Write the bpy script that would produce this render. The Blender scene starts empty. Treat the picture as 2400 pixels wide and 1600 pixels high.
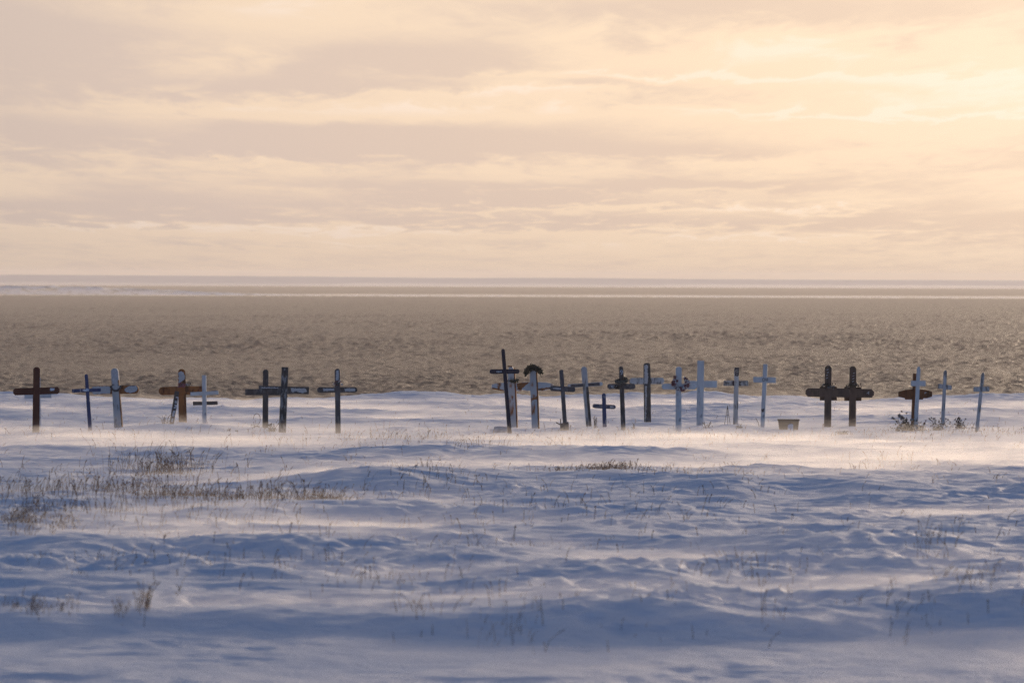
import bpy, bmesh, math, random
import numpy as np
from mathutils import Vector, Matrix, Euler

R = math.radians
SC = bpy.context.scene
COL = SC.collection

# ------------------------------------------------------------------ camera
CAM_H = 3.6
FPX = 13333.0                      # focal length in photograph pixels (200 mm on 36 mm, 2400 px)
cd = bpy.data.cameras.new('camera')
cam = bpy.data.objects.new('camera', cd)
COL.objects.link(cam)
cd.lens = 200.0
cd.sensor_width = 36.0
cd.clip_start = 0.5
cd.clip_end = 60000.0
cd.dof.use_dof = True
cd.dof.focus_distance = 152.0
cd.dof.aperture_fstop = 3.2
PITCH = math.atan(150.0 / FPX)
CAM_ROT = Matrix.Rotation(R(90) - PITCH, 3, 'X') @ Matrix.Rotation(R(0.2), 3, 'Z')
cam.matrix_world = Matrix.Translation((0, 0, CAM_H)) @ CAM_ROT.to_4x4()
SC.camera = cam

# ------------------------------------------------------------------ world: Nishita sky + veil of cloud
SUN_AZ, SUN_EL = R(15.0), R(7.0)   # to the right of the view axis, low
SUN_DIR = Vector((math.sin(SUN_AZ) * math.cos(SUN_EL), math.cos(SUN_AZ) * math.cos(SUN_EL), math.sin(SUN_EL)))
w = bpy.data.worlds.new('World')
SC.world = w
w.use_nodes = True
nt = w.node_tree
nt.nodes.clear()
L = nt.links.new
def N(tree, t, **kw):
    n = tree.nodes.new(t)
    for k, v in kw.items():
        setattr(n, k, v)
    return n
def M(tree, op, a, b=None, c=None, clamp=False):
    n = tree.nodes.new('ShaderNodeMath'); n.operation = op; n.use_clamp = clamp
    for i, v in enumerate((a, b, c)):
        if v is None: continue
        if isinstance(v, (int, float)): n.inputs[i].default_value = v
        else: tree.links.new(v, n.inputs[i])
    return n.outputs[0]
def mixc(tree, fac, a, b, blend='MIX'):
    n = tree.nodes.new('ShaderNodeMix'); n.data_type = 'RGBA'; n.blend_type = blend
    for sock, v in ((n.inputs[0], fac), (n.inputs[6], a), (n.inputs[7], b)):
        if isinstance(v, (int, float)): sock.default_value = v
        elif isinstance(v, (tuple, list)): sock.default_value = (*v[:3], 1)
        else: tree.links.new(v, sock)
    return n.outputs[2]
def ramp(tree, fac, stops, interp='LINEAR'):
    n = tree.nodes.new('ShaderNodeValToRGB'); cr = n.color_ramp; cr.interpolation = interp
    while len(cr.elements) < len(stops): cr.elements.new(0.5)
    for e, (p, c) in zip(cr.elements, stops):
        e.position = p
        e.color = (c, c, c, 1) if isinstance(c, (int, float)) else (*c, 1)
    tree.links.new(fac, n.inputs[0])
    return n.outputs[0]
out = N(nt, 'ShaderNodeOutputWorld')
bg = N(nt, 'ShaderNodeBackground')
bg.inputs[1].default_value = 1.0
sky = N(nt, 'ShaderNodeTexSky', sky_type='NISHITA')
sky.sun_disc = False
sky.sun_elevation = SUN_EL
sky.sun_rotation = SUN_AZ
sky.dust_density = 2.0
tc = N(nt, 'ShaderNodeTexCoord')
sep = N(nt, 'ShaderNodeSeparateXYZ'); L(tc.outputs['Generated'], sep.inputs[0])
X, Y, Z = sep.outputs
Zp = M(nt, 'MAXIMUM', Z, 0.0)
# angle from the (veiled) sun
dotn = N(nt, 'ShaderNodeVectorMath', operation='DOT_PRODUCT')
L(tc.outputs['Generated'], dotn.inputs[0]); dotn.inputs[1].default_value = SUN_DIR
ang = M(nt, 'DIVIDE', M(nt, 'ARCCOSINE', M(nt, 'MINIMUM', dotn.outputs['Value'], 0.999999)), math.pi)
# cloud sheet far overhead, seen in perspective
den = M(nt, 'ADD', Zp, 0.016)
U = M(nt, 'DIVIDE', X, den)
V = M(nt, 'DIVIDE', Y, den)
cmb = N(nt, 'ShaderNodeCombineXYZ'); L(U, cmb.inputs[0]); L(V, cmb.inputs[1])
def cloud_noise(scale, loc, detail, rough, dist=0.0):
    mp = N(nt, 'ShaderNodeMapping'); mp.inputs['Scale'].default_value = scale; mp.inputs['Location'].default_value = loc
    L(cmb.outputs[0], mp.inputs[0])
    no = N(nt, 'ShaderNodeTexNoise'); no.inputs['Scale'].default_value = 1.0
    no.inputs['Detail'].default_value = detail; no.inputs['Roughness'].default_value = rough
    no.inputs['Distortion'].default_value = dist
    L(mp.outputs[0], no.inputs['Vector'])
    return no.outputs['Fac']
n1 = cloud_noise((1.1, 0.16, 1), (3.1, 0.7, 0), 7, 0.52, 0.6)
n2 = cloud_noise((3.0, 0.55, 1), (8.0, 2.2, 4), 7, 0.55, 0.9)
n3 = cloud_noise((7.5, 1.5, 1), (1.0, 5.2, 2), 8, 0.6, 1.4)
# a few large soft cloud bodies: (azimuth deg, elevation deg, half-width, half-height, weight)
AZ = M(nt, 'ADD', M(nt, 'ARCTAN2', X, Y), M(nt, 'MULTIPLY', M(nt, 'SUBTRACT', n1, .5), R(2.5)))
EL = M(nt, 'ADD', M(nt, 'ARCSINE', Z), M(nt, 'ADD', M(nt, 'MULTIPLY', M(nt, 'SUBTRACT', n2, .5), R(.40)), M(nt, 'MULTIPLY', M(nt, 'SUBTRACT', n3, .5), R(.13))))
def blob(az, el, ha, he, wgt):
    a = M(nt, 'POWER', M(nt, 'ABSOLUTE', M(nt, 'DIVIDE', M(nt, 'SUBTRACT', AZ, R(az)), R(ha))), 2.0)
    b = M(nt, 'POWER', M(nt, 'ABSOLUTE', M(nt, 'DIVIDE', M(nt, 'SUBTRACT', EL, R(el)), R(he))), 2.0)
    return M(nt, 'MULTIPLY', M(nt, 'EXPONENT', M(nt, 'MULTIPLY', M(nt, 'ADD', a, b), -1.0)), wgt)
def deg(px, py): return ((px - 1200) / FPX * 57.2958, (650 - py) / FPX * 57.2958)
BL = [(60, 90, 300, 90, .24), (860, 140, 380, 60, .30), (560, 205, 300, 26, .16), (800, 335, 560, 42, .34), (1600, 350, 240, 18, .14),
      (1150, 440, 480, 18, .20), (1700, 430, 240, 12, .22), (400, 490, 700, 36, .20), (1400, 515, 600, 14, .18), (1250, 470, 500, 9, .16), (60, 330, 220, 60, .12), (1800, 20, 700, 50, .20),
      (1350, 205, 160, 18, .16), (2300, 520, 300, 44, .18), (60, 200, 300, 120, .10),
      (1700, 182, 560, 9, -.26), (2050, 268, 330, 7, -.22), (520, 366, 90, 11, -.22), (640, 385, 110, 6, -.18), (900, 545, 700, 8, -.20), (1800, 490, 300, 6, -.24), (1780, 556, 330, 5, -.24), (250, 536, 300, 6, -.24), (1150, 222, 320, 8, -.18), (1050, 495, 260, 6, -.14), (900, 585, 400, 6, -.12), (1000, 265, 900, 22, -.16), (2300, 200, 380, 70, -.20), (1700, 130, 500, 40, -.10), (450, 30, 300, 40, -.10)]
acc = None
for (px, py, hw, hh, g) in BL:
    a, e = deg(px, py)
    v = blob(a, e, hw / FPX * 57.2958, hh / FPX * 57.2958, g)
    acc = v if acc is None else M(nt, 'ADD', acc, v)
thick = M(nt, 'ADD', M(nt, 'ADD', M(nt, 'ADD', M(nt, 'MULTIPLY', n1, 0.44), M(nt, 'MULTIPLY', n2, 0.36)), M(nt, 'MULTIPLY', n3, 0.20)), acc)
tm = ramp(nt, thick, [(0.42, 0.0), (0.70, 1.0)], 'EASE')
edge = ramp(nt, thick, [(0.28, 1.0), (0.42, 0.0)], 'EASE')
# veil colour against angle from the sun: warm and bright near it, blue-grey away from it
thin = ramp(nt, ang, [(0.0, (1.5, 1.32, 1.10)), (0.05, (1.03, 0.855, 0.685)), (0.075, (0.985, 0.785, 0.60)), (0.105, (0.88, 0.70, 0.55)), (0.2, (0.24, 0.26, 0.30)),
                     (0.38, (0.074, 0.124, 0.245)), (1.0, (0.043, 0.116, 0.286))])
thk = ramp(nt, ang, [(0.0, (1.1, 0.95, 0.80)), (0.05, (0.89, 0.725, 0.585)), (0.075, (0.775, 0.62, 0.52)), (0.105, (0.69, 0.565, 0.505)), (0.2, (0.205, 0.225, 0.265)),
                    (0.38, (0.065, 0.108, 0.21)), (1.0, (0.037, 0.099, 0.244))])
veil = mixc(nt, tm, thin, thk)
veil = mixc(nt, M(nt, 'MULTIPLY', edge, 0.75), veil, mixc(nt, 1.0, veil, (1.06, 1.12, 1.24), 'MULTIPLY'))
hz = M(nt, 'EXPONENT', M(nt, 'DIVIDE', M(nt, 'MULTIPLY', Zp, -1.0), 0.012))
veil = mixc(nt, hz, veil, mixc(nt, 1.0, veil, (0.80, 0.81, 0.84), 'MULTIPLY'))
nis = mixc(nt, 1.0, sky.outputs[0], (0.05, 0.05, 0.05), 'MULTIPLY')
fin = mixc(nt, 0.93, nis, veil)
L(fin, bg.inputs[0])
L(bg.outputs[0], out.inputs[0])

# ------------------------------------------------------------------ sun behind thin cloud
sl = bpy.data.lights.new('sun', 'SUN')
sl.energy = 3.2
sl.angle = R(4.0)
sl.color = (1.0, 0.76, 0.55)
so = bpy.data.objects.new('sun', sl)
so.rotation_euler = (-SUN_DIR).to_track_quat('-Z', 'Y').to_euler()
so.location = (30, 60, 40)
COL.objects.link(so)

SC.view_settings.view_transform = 'Standard'
SC.view_settings.look = 'None'
SC.view_settings.exposure = 0.0
SC.view_settings.gamma = 1.0
SC.render.engine = 'CYCLES'
SC.cycles.use_denoising = True
SC.cycles.denoising_prefilter = 'NONE'      # keeps the fine grain of the water and snow
SC.cycles.max_bounces = 6
SC.cycles.sample_clamp_direct = 6.0
SC.cycles.sample_clamp_indirect = 3.0
SC.cycles.volume_bounces = 2
SC.cycles.diffuse_bounces = 3
SC.cycles.transparent_max_bounces = 16

# ------------------------------------------------------------------ helpers
rng = np.random.default_rng(11)
random.seed(11)
_perm = rng.permutation(512).astype(np.int64)
_perm = np.concatenate([_perm, _perm, _perm])
_ga = rng.random(512) * 2 * np.pi
_gx, _gy = np.cos(_ga), np.sin(_ga)
def pn(x, y):
    """gradient noise, about -0.7..0.7"""
    x = np.asarray(x, float); y = np.asarray(y, float)
    xi = np.floor(x).astype(np.int64); yi = np.floor(y).astype(np.int64)
    xf = x - xi; yf = y - yi
    u = xf ** 3 * (xf * (xf * 6 - 15) + 10); v = yf ** 3 * (yf * (yf * 6 - 15) + 10)
    def g(ix, iy, fx, fy):
        h = _perm[(_perm[ix & 511] + iy) & 511]
        return _gx[h] * fx + _gy[h] * fy
    a = g(xi, yi, xf, yf); b = g(xi + 1, yi, xf - 1, yf)
    c = g(xi, yi + 1, xf, yf - 1); d = g(xi + 1, yi + 1, xf - 1, yf - 1)
    return (a + (b - a) * u) * (1 - v) + (c + (d - c) * u) * v
def fbm(x, y, o=4, gain=0.5):
    s = 0; a = 1.0
    for i in range(o):
        s = s + a * pn(x + 17.3 * i, y - 9.1 * i); x = x * 2.03; y = y * 2.03; a *= gain
    return s
def sstep(a, b, x):
    t = np.clip((x - a) / (b - a), 0, 1); return t * t * (3 - 2 * t)
def lerp(a, b, t): return a + (b - a) * t

def ray(px, py):
    d = CAM_ROT @ Vector(((px - 1200) / FPX, -(py - 800) / FPX, -1.0))
    return d
def ground_at(px, py, z=0.0):
    """world (x, y) where the line of sight of a photograph point meets height z"""
    d = ray(px, py)
    t = (z - CAM_H) / d.z
    return d.x * t, d.y * t

# ------------------------------------------------------------------ terrain height
RIDGES = []   # x, y, half-length x, half-depth, height
def ridge(px, py, half_px, depth, h):
    x, y = ground_at(px, py)
    RIDGES.append((x, y, half_px * y / FPX, depth, h))
ridge(1900, 1150, 800, 4.5, .20)
ridge(880, 1140, 230, 3.2, .22)
ridge(1350, 1075, 420, 4.0, .13)
ridge(2330, 1420, 260, 2.5, .16)
ridge(1400, 1440, 260, 1.5, .12)
ridge(620, 1210, 260, 2.0, .12)
ridge(250, 1190, 350, 1.6, .10)
ridge(430, 1008, 130, 1.6, .13)
ridge(1520, 1000, 60, .5, .07)
ridge(1725, 1002, 50, .5, .06)
ridge(1325, 1010, 40, .4, .05)
ridge(640, 1008, 40, .4, .05)
ridge(2190, 1005, 150, .7, .06)
ridge(2060, 995, 60, .5, .07)
ridge(1180, 1012, 60, .5, .05)
ridge(930, 1010, 50, .8, .08)
ridge(600, 1290, 350, 2.0, .08)
ridge(150, 1300, 150, 1.2, .10)
ridge(1900, 1300, 300, 2.0, .10)
ridge(2000, 990, 40, .6, .08)
ridge(2200, 985, 90, .8, .08)

def macro(x, y):
    x = np.asarray(x, float); y = np.asarray(y, float)
    bank = 59.8 + 1.5 * pn(x * .30, y * 0 + 3.1) + .8 * pn(x * .95, y * 0 + 6.6)
    z = -0.045 * np.clip(60 - y, 0, 15) - 0.15 * (1 - sstep(bank - .3, bank + 1.3, y))
    for (rx, ry, hx, hy, h) in RIDGES:
        dx = (x - rx) / hx
        dyv = y - ry - 0.6 * hy * pn(x * .6 + rx, y * 0 + 1.7)
        dy = np.where(dyv < 0, dyv / (hy * .75), dyv / (hy * 1.5))
        z = z + h * np.exp(-(dx * dx) ** 1.3) * np.exp(-dy * dy)
    return z
def bluff_edge(x):
    return 171.0 + 3.0 * pn(np.asarray(x, float) * .13 + 5, 0.3) + 1.4 * pn(np.asarray(x, float) * .5, 7.7)
def terrain(x, y):
    x = np.asarray(x, float); y = np.asarray(y, float)
    z = macro(x, y)
    field = sstep(59.8, 63.5, y)
    calm = 1 - 0.72 * np.exp(-((y - 131) / 12) ** 2)
    back = sstep(142, 150, y)
    wx = x + 0.7 * pn(x * .4, y * .4 + 20)
    wy = y + 0.9 * pn(x * .4 + 40, y * .4)
    big = fbm(wx / 4.2, wy / 4.6, 3, .45)
    z = z + field * calm * lerp(.21, .14, sstep(62, 100, y)) * big
    z = z + back * .09 * fbm(wx / 4.0 + 30, wy / 6.0, 3)
    # wind-carved drifts, long in the wind direction (left to right), with crests
    rid = 1 - np.abs(fbm(wx / 2.1 + 9, wy / 1.15 + 4, 2, .5)) * 2.2
    z = z + field * calm * lerp(.11, .08, sstep(62, 100, y)) * np.clip(rid, -.4, 1) * (0.5 + pn(x / 7 + 3, y / 9) * .9)
    lump = 1 - 2.4 * np.abs(fbm(wx / .95 + 31, wy / .85, 2, .5))
    lump2 = 1 - 2.4 * np.abs(pn(wx / .42 + 3, wy / .5 + 8))
    patchy = np.clip(.55 + 1.3 * pn(x / 3.1 + 12, y / 4.0), .1, 1.2) * lerp(1.0, .55, np.exp(-((y - 131) / 12) ** 2))
    z = z + (0.35 + 0.65 * field) * patchy * lerp(2.3, 1.25, sstep(66, 95, y)) * (.036 * lump + .024 * lump2 + .010 * pn(wx / .2, wy / .24))
    z = z + (0.25 + 0.75 * field) * .020 * fbm(wx / .55, wy / .5, 3, .55)
    z = z + (1 - field) * .02 * fbm(x / 1.8 + 4, y / 2.4, 2)
    e = bluff_edge(x)
    drop = sstep(0, 7, y - e)
    lip = np.exp(-((y - e + 2.5) / 3.5) ** 2) * (.02 + .26 * pn(x * .24 + 2, 5.5) + .12 * pn(x * .7 + 2, 1.5))
    z = z + lip
    return z * (1 - drop) - 6.5 * drop

def grid_mesh(name, xs, ys, zf):
    XX, YY = np.meshgrid(xs, ys)
    ZZ = zf(XX, YY)
    co = np.stack([XX, YY, ZZ], -1).reshape(-1, 3)
    nx, ny = len(xs), len(ys)
    i = np.arange((ny - 1) * nx).reshape(ny - 1, nx)[:, :-1].ravel()
    q = np.stack([i, i + 1, i + nx + 1, i + nx], -1)
    return mesh_np(name, co, q)
def mesh_np(name, co, faces, smooth=True):
    me = bpy.data.meshes.new(name)
    k = faces.shape[1]
    me.vertices.add(len(co)); me.vertices.foreach_set('co', np.asarray(co, np.float32).ravel())
    me.loops.add(faces.size); me.loops.foreach_set('vertex_index', faces.ravel().astype(np.int32))
    me.polygons.add(len(faces)); me.polygons.foreach_set('loop_start', np.arange(0, faces.size, k, dtype=np.int32))
    me.polygons.foreach_set('use_smooth', np.full(len(faces), smooth))
    me.update(calc_edges=True); me.validate()
    return me
def link(name, me, mat=None, parent=None):
    o = bpy.data.objects.new(name, me)
    COL.objects.link(o)
    if mat: me.materials.append(mat)
    if parent: o.parent = parent
    return o
def tag(o, label=None, cat=None, group=None, kind=None):
    if label: o['label'] = label
    if cat: o['category'] = cat
    if group: o['group'] = group
    if kind: o['kind'] = kind
    return o
def empty(name, loc, rz=0.0):
    o = bpy.data.objects.new(name, None); COL.objects.link(o)
    o.location = loc; o.rotation_euler = (0, 0, rz); o.empty_display_size = .2
    return o

# ------------------------------------------------------------------ materials
def newmat(name):
    m = bpy.data.materials.new(name); m.use_nodes = True
    t = m.node_tree; t.nodes.clear()
    o = t.nodes.new('ShaderNodeOutputMaterial')
    p = t.nodes.new('ShaderNodeBsdfPrincipled')
    t.links.new(p.outputs[0], o.inputs[0])
    return m, t, p, o
def noise(t, vec, scale, detail=4, rough=.5, dist=0):
    n = t.nodes.new('ShaderNodeTexNoise')
    n.inputs['Scale'].default_value = scale; n.inputs['Detail'].default_value = detail
    n.inputs['Roughness'].default_value = rough; n.inputs['Distortion'].default_value = dist
    if vec is not None: t.links.new(vec, n.inputs['Vector'])
    return n.outputs['Fac']
def mapped(t, scale, loc=(0, 0, 0), which='Object'):
    c = t.nodes.new('ShaderNodeTexCoord'); mp = t.nodes.new('ShaderNodeMapping')
    mp.inputs['Scale'].default_value = scale; mp.inputs['Location'].default_value = loc
    t.links.new(c.outputs[which], mp.inputs[0])
    return mp.outputs[0]
def bump(t, h, strength, dist, p):
    b = t.nodes.new('ShaderNodeBump'); b.inputs['Strength'].default_value = strength; b.inputs['Distance'].default_value = dist
    t.links.new(h, b.inputs['Height']); t.links.new(b.outputs[0], p.inputs['Normal'])

def snow_mat():
    m, t, p, o = newmat('snow')
    v = mapped(t, (1, 1, 1))
    a = noise(t, v, 1.3, 5, .55)
    c = ramp(t, a, [(.3, (.68, .75, .86)), (.7, (.80, .85, .93))])
    t.links.new(c, p.inputs['Base Color'])
    p.inputs['Roughness'].default_value = .55
    p.inputs['Specular IOR Level'].default_value = .25
    h1 = noise(t, mapped(t, (2.2, 5.0, 1)), 1.6, 6, .6, .4)
    bump(t, h1, .8, .09, p)
    return m
SNOW = snow_mat()

def sea_mat():
    m, t, p, o = newmat('sea_water')
    p.inputs['Base Color'].default_value = (.145, .074, .046, 1)
    p.inputs['Roughness'].default_value = .36
    p.inputs['IOR'].default_value = 1.33; p.inputs['Specular IOR Level'].default_value = .34
    h2 = noise(t, mapped(t, (9.0, 5.0, 1), (3, 8, 0)), 1.0, 5, .65, .4)
    bump(t, h2, 1.0, .13, p)
    return m
SEA = sea_mat()

def far_snow_mat():
    m, t, p, o = newmat('far_snow')
    n1_ = noise(t, mapped(t, (.12, .05, .5)), 1.0, 6, .65, .8)
    c = ramp(t, n1_, [(.49, (.80, .82, .85)), (.57, (.42, .41, .40)), (.70, (.16, .14, .12))])
    t.links.new(c, p.inputs['Base Color'])
    p.inputs['Roughness'].default_value = .8
    return m
FARSNOW = far_snow_mat()

def plain(name, col, rough=.8, var=.25, scale=30):
    m, t, p, o = newmat(name)
    a = noise(t, mapped(t, (1, 1, 1)), scale, 3)
    c = ramp(t, a, [(.3, tuple(x * (1 - var) for x in col)), (.7, tuple(min(1, x * (1 + var)) for x in col))])
    t.links.new(c, p.inputs['Base Color']); p.inputs['Roughness'].default_value = rough
    return m

_seed = [0]
def painted(name, paint, under, wear, rough=.75, scale=9.0, soft=.05, streak=3.0):
    """weathered painted timber: paint over wood, the paint gone where noise exceeds 1-wear"""
    m, t, p, o = newmat(name)
    _seed[0] += 3.7
    v = mapped(t, (1, 1, 1 / streak), (_seed[0], _seed[0] * 1.3, 0))
    a = noise(t, v, scale, 5, .6, .3)
    f = ramp(t, a, [(max(0, .72 - wear * .44 - soft), 0.0), (min(1, .72 - wear * .44 + soft), 1.0)])
    g = noise(t, mapped(t, (14, 14, 1.4), (_seed[0], 0, 0)), 4, 3, .6)
    pv = ramp(t, noise(t, v, scale * .4, 3), [(.3, tuple(x * .78 for x in paint)), (.7, tuple(min(.86, x * 1.08) for x in paint))])
    uv = ramp(t, g, [(.3, tuple(x * .6 for x in under)), (.7, tuple(min(.86, x * 1.25) for x in under))])
    c = mixc(t, f, pv, uv)
    t.links.new(c, p.inputs['Base Color'])
    p.inputs['Roughness'].default_value = rough
    p.inputs['Specular IOR Level'].default_value = .3
    bump(t, M(t, 'ADD', g, M(t, 'MULTIPLY', f, -.6)), .5, .006, p)
    return m

# ------------------------------------------------------------------ setting
def spaced(a, b, step, lo, hi, grow=1.35):
    core = list(np.arange(a, b + 1e-6, step)); s = step; v = a
    left = []
    while v > lo:
        s *= grow; v -= s; left.append(v)
    s = step; v = core[-1]; right = []
    while v < hi:
        s *= grow; v += s; right.append(v)
    return np.array(left[::-1] + core + right)
gx = spaced(-16.6, 16.6, .085, -500, 500)
gy = np.concatenate([np.linspace(-80, 50, 20)[:-1], np.arange(50, 62, .06), np.arange(62, 120, .10), np.arange(120, 186, .13), [188, 192, 200]])
ground = link('snow_field', grid_mesh('snow_field', gx, gy, terrain), SNOW)
tag(ground, kind='structure')

SEA_Z = -5.0
def wave_z(x, y):
    """short wind chop, with gust patches"""
    g = .75 + .5 * fbm(x / 60 + 2, y / 140, 2)
    wy = y + 1.5 * pn(x / 6, y / 9)
    h = fbm(x / 1.9 + .10 * y, wy / .95, 3, .62) + .45 * fbm(x / 7.0 + 3, wy / 2.6, 2, .5) * sstep(380, 900, y)
    h = np.maximum(h, -.45) + .35 * np.clip(h, 0, 1) ** 2
    return SEA_Z + .32 * g * h * lerp(.74, 1.25, sstep(390, 900, y))
su = np.concatenate([[-6.0, -2.0, -.6, -.25], np.linspace(-.105, .105, 520), [.25, .6, 2.0, 6.0]])
sy = [150.0, 250.0, 350.0]
y_ = 375.0
while y_ < 2600:
    sy.append(y_); y_ += max(.42, .42 * (y_ / 420) ** 1.35)
sy = np.array(sy + list(np.geomspace(2650, 9000, 40)))
UU, YY = np.meshgrid(su, sy); XX = UU * (YY + 0.0)
ZZ = np.where((np.abs(UU) < .2) & (YY > 360), wave_z(XX, YY), SEA_Z)
nx_ = len(su); i_ = np.arange((len(sy) - 1) * nx_).reshape(len(sy) - 1, nx_)[:, :-1].ravel()
sea = link('sea', mesh_np('sea', np.stack([XX, YY, ZZ], -1).reshape(-1, 3), np.stack([i_, i_ + 1, i_ + nx_ + 1, i_ + nx_], -1)), SEA)
tag(sea, kind='structure')

# low snowy spit across the water, a bank at its left end
def spit_z(x, y):
    u = (x - (480 - 1200) / FPX * 2560) / 1.0       # 0 where the bank begins to fall away to the right
    prof = 3.0 * sstep(40, -75, u) + .2
    prof = prof * (1 + .34 * fbm(x / 9, y / 14 + 3, 4, .6))
    edge = sstep(2560, 2567, y + 5 * pn(x / 30, 2.2)) * (1 - sstep(2640, 2700, y))
    return SEA_Z - .6 + (prof + .75) * edge
spit = link('snowy_spit', grid_mesh('snowy_spit', np.concatenate([-np.geomspace(3000, 270, 10), np.arange(-262, 262, 1.2), np.geomspace(270, 3000, 10)]),
                                    np.concatenate([np.arange(2552, 2575, 1.0), np.arange(2575, 2710, 6.0)]), spit_z), FARSNOW)
tag(spit, kind='structure')

def shore_z(x, y):
    prof = 9.4 + 1.3 * pn(x / 160, 4.4) + .5 * pn(x / 37, y / 90) - .0022 * (x + 400)
    rise = sstep(5150, 5230, y) * .30 + sstep(5230, 5700, y) * .70
    return SEA_Z - .6 + prof * rise
shore = link('far_shore', grid_mesh('far_shore', np.concatenate([-np.geomspace(7000, 720, 12), np.arange(-700, 700, 9.0), np.geomspace(720, 7000, 12)]),
                                    np.concatenate([np.arange(5130, 5720, 12.0), [6500, 8500]]), shore_z), plain('far_shore_snow', (.74, .72, .72), .9, .08, .02))
tag(shore, kind='structure')

# ------------------------------------------------------------------ timber crosses
def outline_bar(x0, z0, x1, z1, w0, w1, end0='sq', end1='sq'):
    """outline of a board from (x0,z0) to (x1,z1), widths w0, w1, with shaped ends"""
    d = Vector((x1 - x0, z1 - z0)); Ln = d.length; d /= Ln; n = Vector((-d.y, d.x))
    def P(a, b): return (x0 + d.x * a + n.x * b, z0 + d.y * a + n.y * b)
    def cap(style, w, a, s):     # points from +b side to -b side at the end a, pointing s
        h = w / 2
        if style == 'rd':
            return [P(a - s * h + s * h * math.sin(q), h * math.cos(q)) for q in [math.pi * i / 8 for i in range(9)]]
        if style == 'ch':
            c = h * .55
            return [P(a - s * c, h), P(a, h - c), P(a, -h + c), P(a - s * c, -h)]
        if style == 'pt':
            c = h * 1.3
            return [P(a - s * c, h), P(a, h * .3), P(a, -h * .3), P(a - s * c, -h)]
        return [P(a, h), P(a, -h)]
    return cap(end1, w1, Ln, 1) + cap(end0, w0, 0, -1)[::-1]
def prism(pts, y0, y1, bev=.006):
    bm = bmesh.new()
    vs = [bm.verts.new((p[0], y0, p[1])) for p in pts]
    f = bm.faces.new(vs)
    r = bmesh.ops.extrude_face_region(bm, geom=[f])
    bmesh.ops.translate(bm, verts=[v for v in r['geom'] if isinstance(v, bmesh.types.BMVert)], vec=(0, y1 - y0, 0))
    bmesh.ops.recalc_face_normals(bm, faces=bm.faces)
    if bev:
        es = [e for e in bm.edges if len(e.link_faces) == 2 and e.calc_face_angle(0) > .6]
        bmesh.ops.bevel(bm, geom=es, offset=bev, segments=1, affect='EDGES', clamp_overlap=True)
    me = bpy.data.meshes.new('part')
    bm.to_mesh(me); bm.free()
    return me

class Grave:
    """a cross standing at the photograph point base; local frame in metres, x right, z up, origin at the foot"""
    def __init__(s, name, base, yaw, label, group='crosses standing along the graveyard row', cat='cross', dy=0.0):
        s.bx, s.by = base
        x, y = ground_at(*base)
        y += dy
        s.s = y / FPX
        s.k = 1 / math.cos(R(yaw))
        d = ray(*base); t = y / d.y
        s.root = empty(name, (d.x * t, y, CAM_H + d.z * t), R(yaw))
        tag(s.root, label, cat, group)
    def p(s, px, py): return ((px - s.bx) * s.s * s.k, (s.by - py) * s.s)
    def post(s, top, w0, w1, mat, end='sq', depth=.09, yoff=0.0, name='post'):
        x1, z1 = s.p(*top)
        sink = .30
        x0 = -x1 / max(z1, .01) * sink
        o = link(name, prism(outline_bar(x0, -sink, x1, z1, w0 * s.s, w1 * s.s, 'sq', end), yoff - depth / 2, yoff + depth / 2), mat, s.root)
        return o
    def bar(s, l, r, th, mat, end='sq', depth=.055, yoff=0.0, name='crossbar', th1=None):
        a, b = s.p(*l), s.p(*r)
        return link(name, prism(outline_bar(*a, *b, th * s.s, (th1 or th) * s.s, end, end), yoff - depth / 2, yoff + depth / 2), mat, s.root)
    def poly(s, pts, mat, name, y0, y1, bev=.004, parent=None):
        return link(name, prism([s.p(*q) for q in pts], y0, y1, bev), mat, parent or s.root)
    def patch(s, pts, mat, front, name='paint_patch', parent=None, jag=1.7):
        """flake of paint lying on the face at y = front, ragged outline"""
        pp = []
        for i, a in enumerate(pts):
            b = pts[(i + 1) % len(pts)]
            n = max(2, int(math.hypot(b[0] - a[0], b[1] - a[1]) / 2.0))
            for k in range(n):
                f = k / n
                pp.append((a[0] + (b[0] - a[0]) * f + random.uniform(-jag, jag) * .5, a[1] + (b[1] - a[1]) * f + random.uniform(-jag, jag) * .5))
        return link(name, prism([s.p(*q) for q in pp], front - .003, front + .010, 0), mat, parent or s.root)
    def text(s, txt, at, size, mat, front, rot=0.0, name='lettering', sx=1.0):
        cu = bpy.data.curves.new('t', 'FONT'); cu.body = txt; cu.size = size * s.s * 1.35; cu.extrude = .002
        cu.align_x = 'CENTER'; cu.align_y = 'CENTER'
        tmp = bpy.data.objects.new('t', cu); COL.objects.link(tmp)
        me = bpy.data.meshes.new_from_object(tmp.evaluated_get(bpy.context.evaluated_depsgraph_get()))
        bpy.data.objects.remove(tmp); bpy.data.curves.remove(cu)
        x, z = s.p(*at)
        me.transform(Matrix.Translation((x, front - .004, z)) @ Matrix.Rotation(R(rot), 4, 'Y') @ Matrix.Rotation(R(90), 4, 'X') @ Matrix.Diagonal((sx, 1, 1, 1)))
        me.materials.clear()
        return link(name, me, mat, s.root)
    def world(s, px, py, yl=0.0):
        x, z = s.p(px, py)
        return s.root.matrix_basis @ Vector((x, yl, z))

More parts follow.
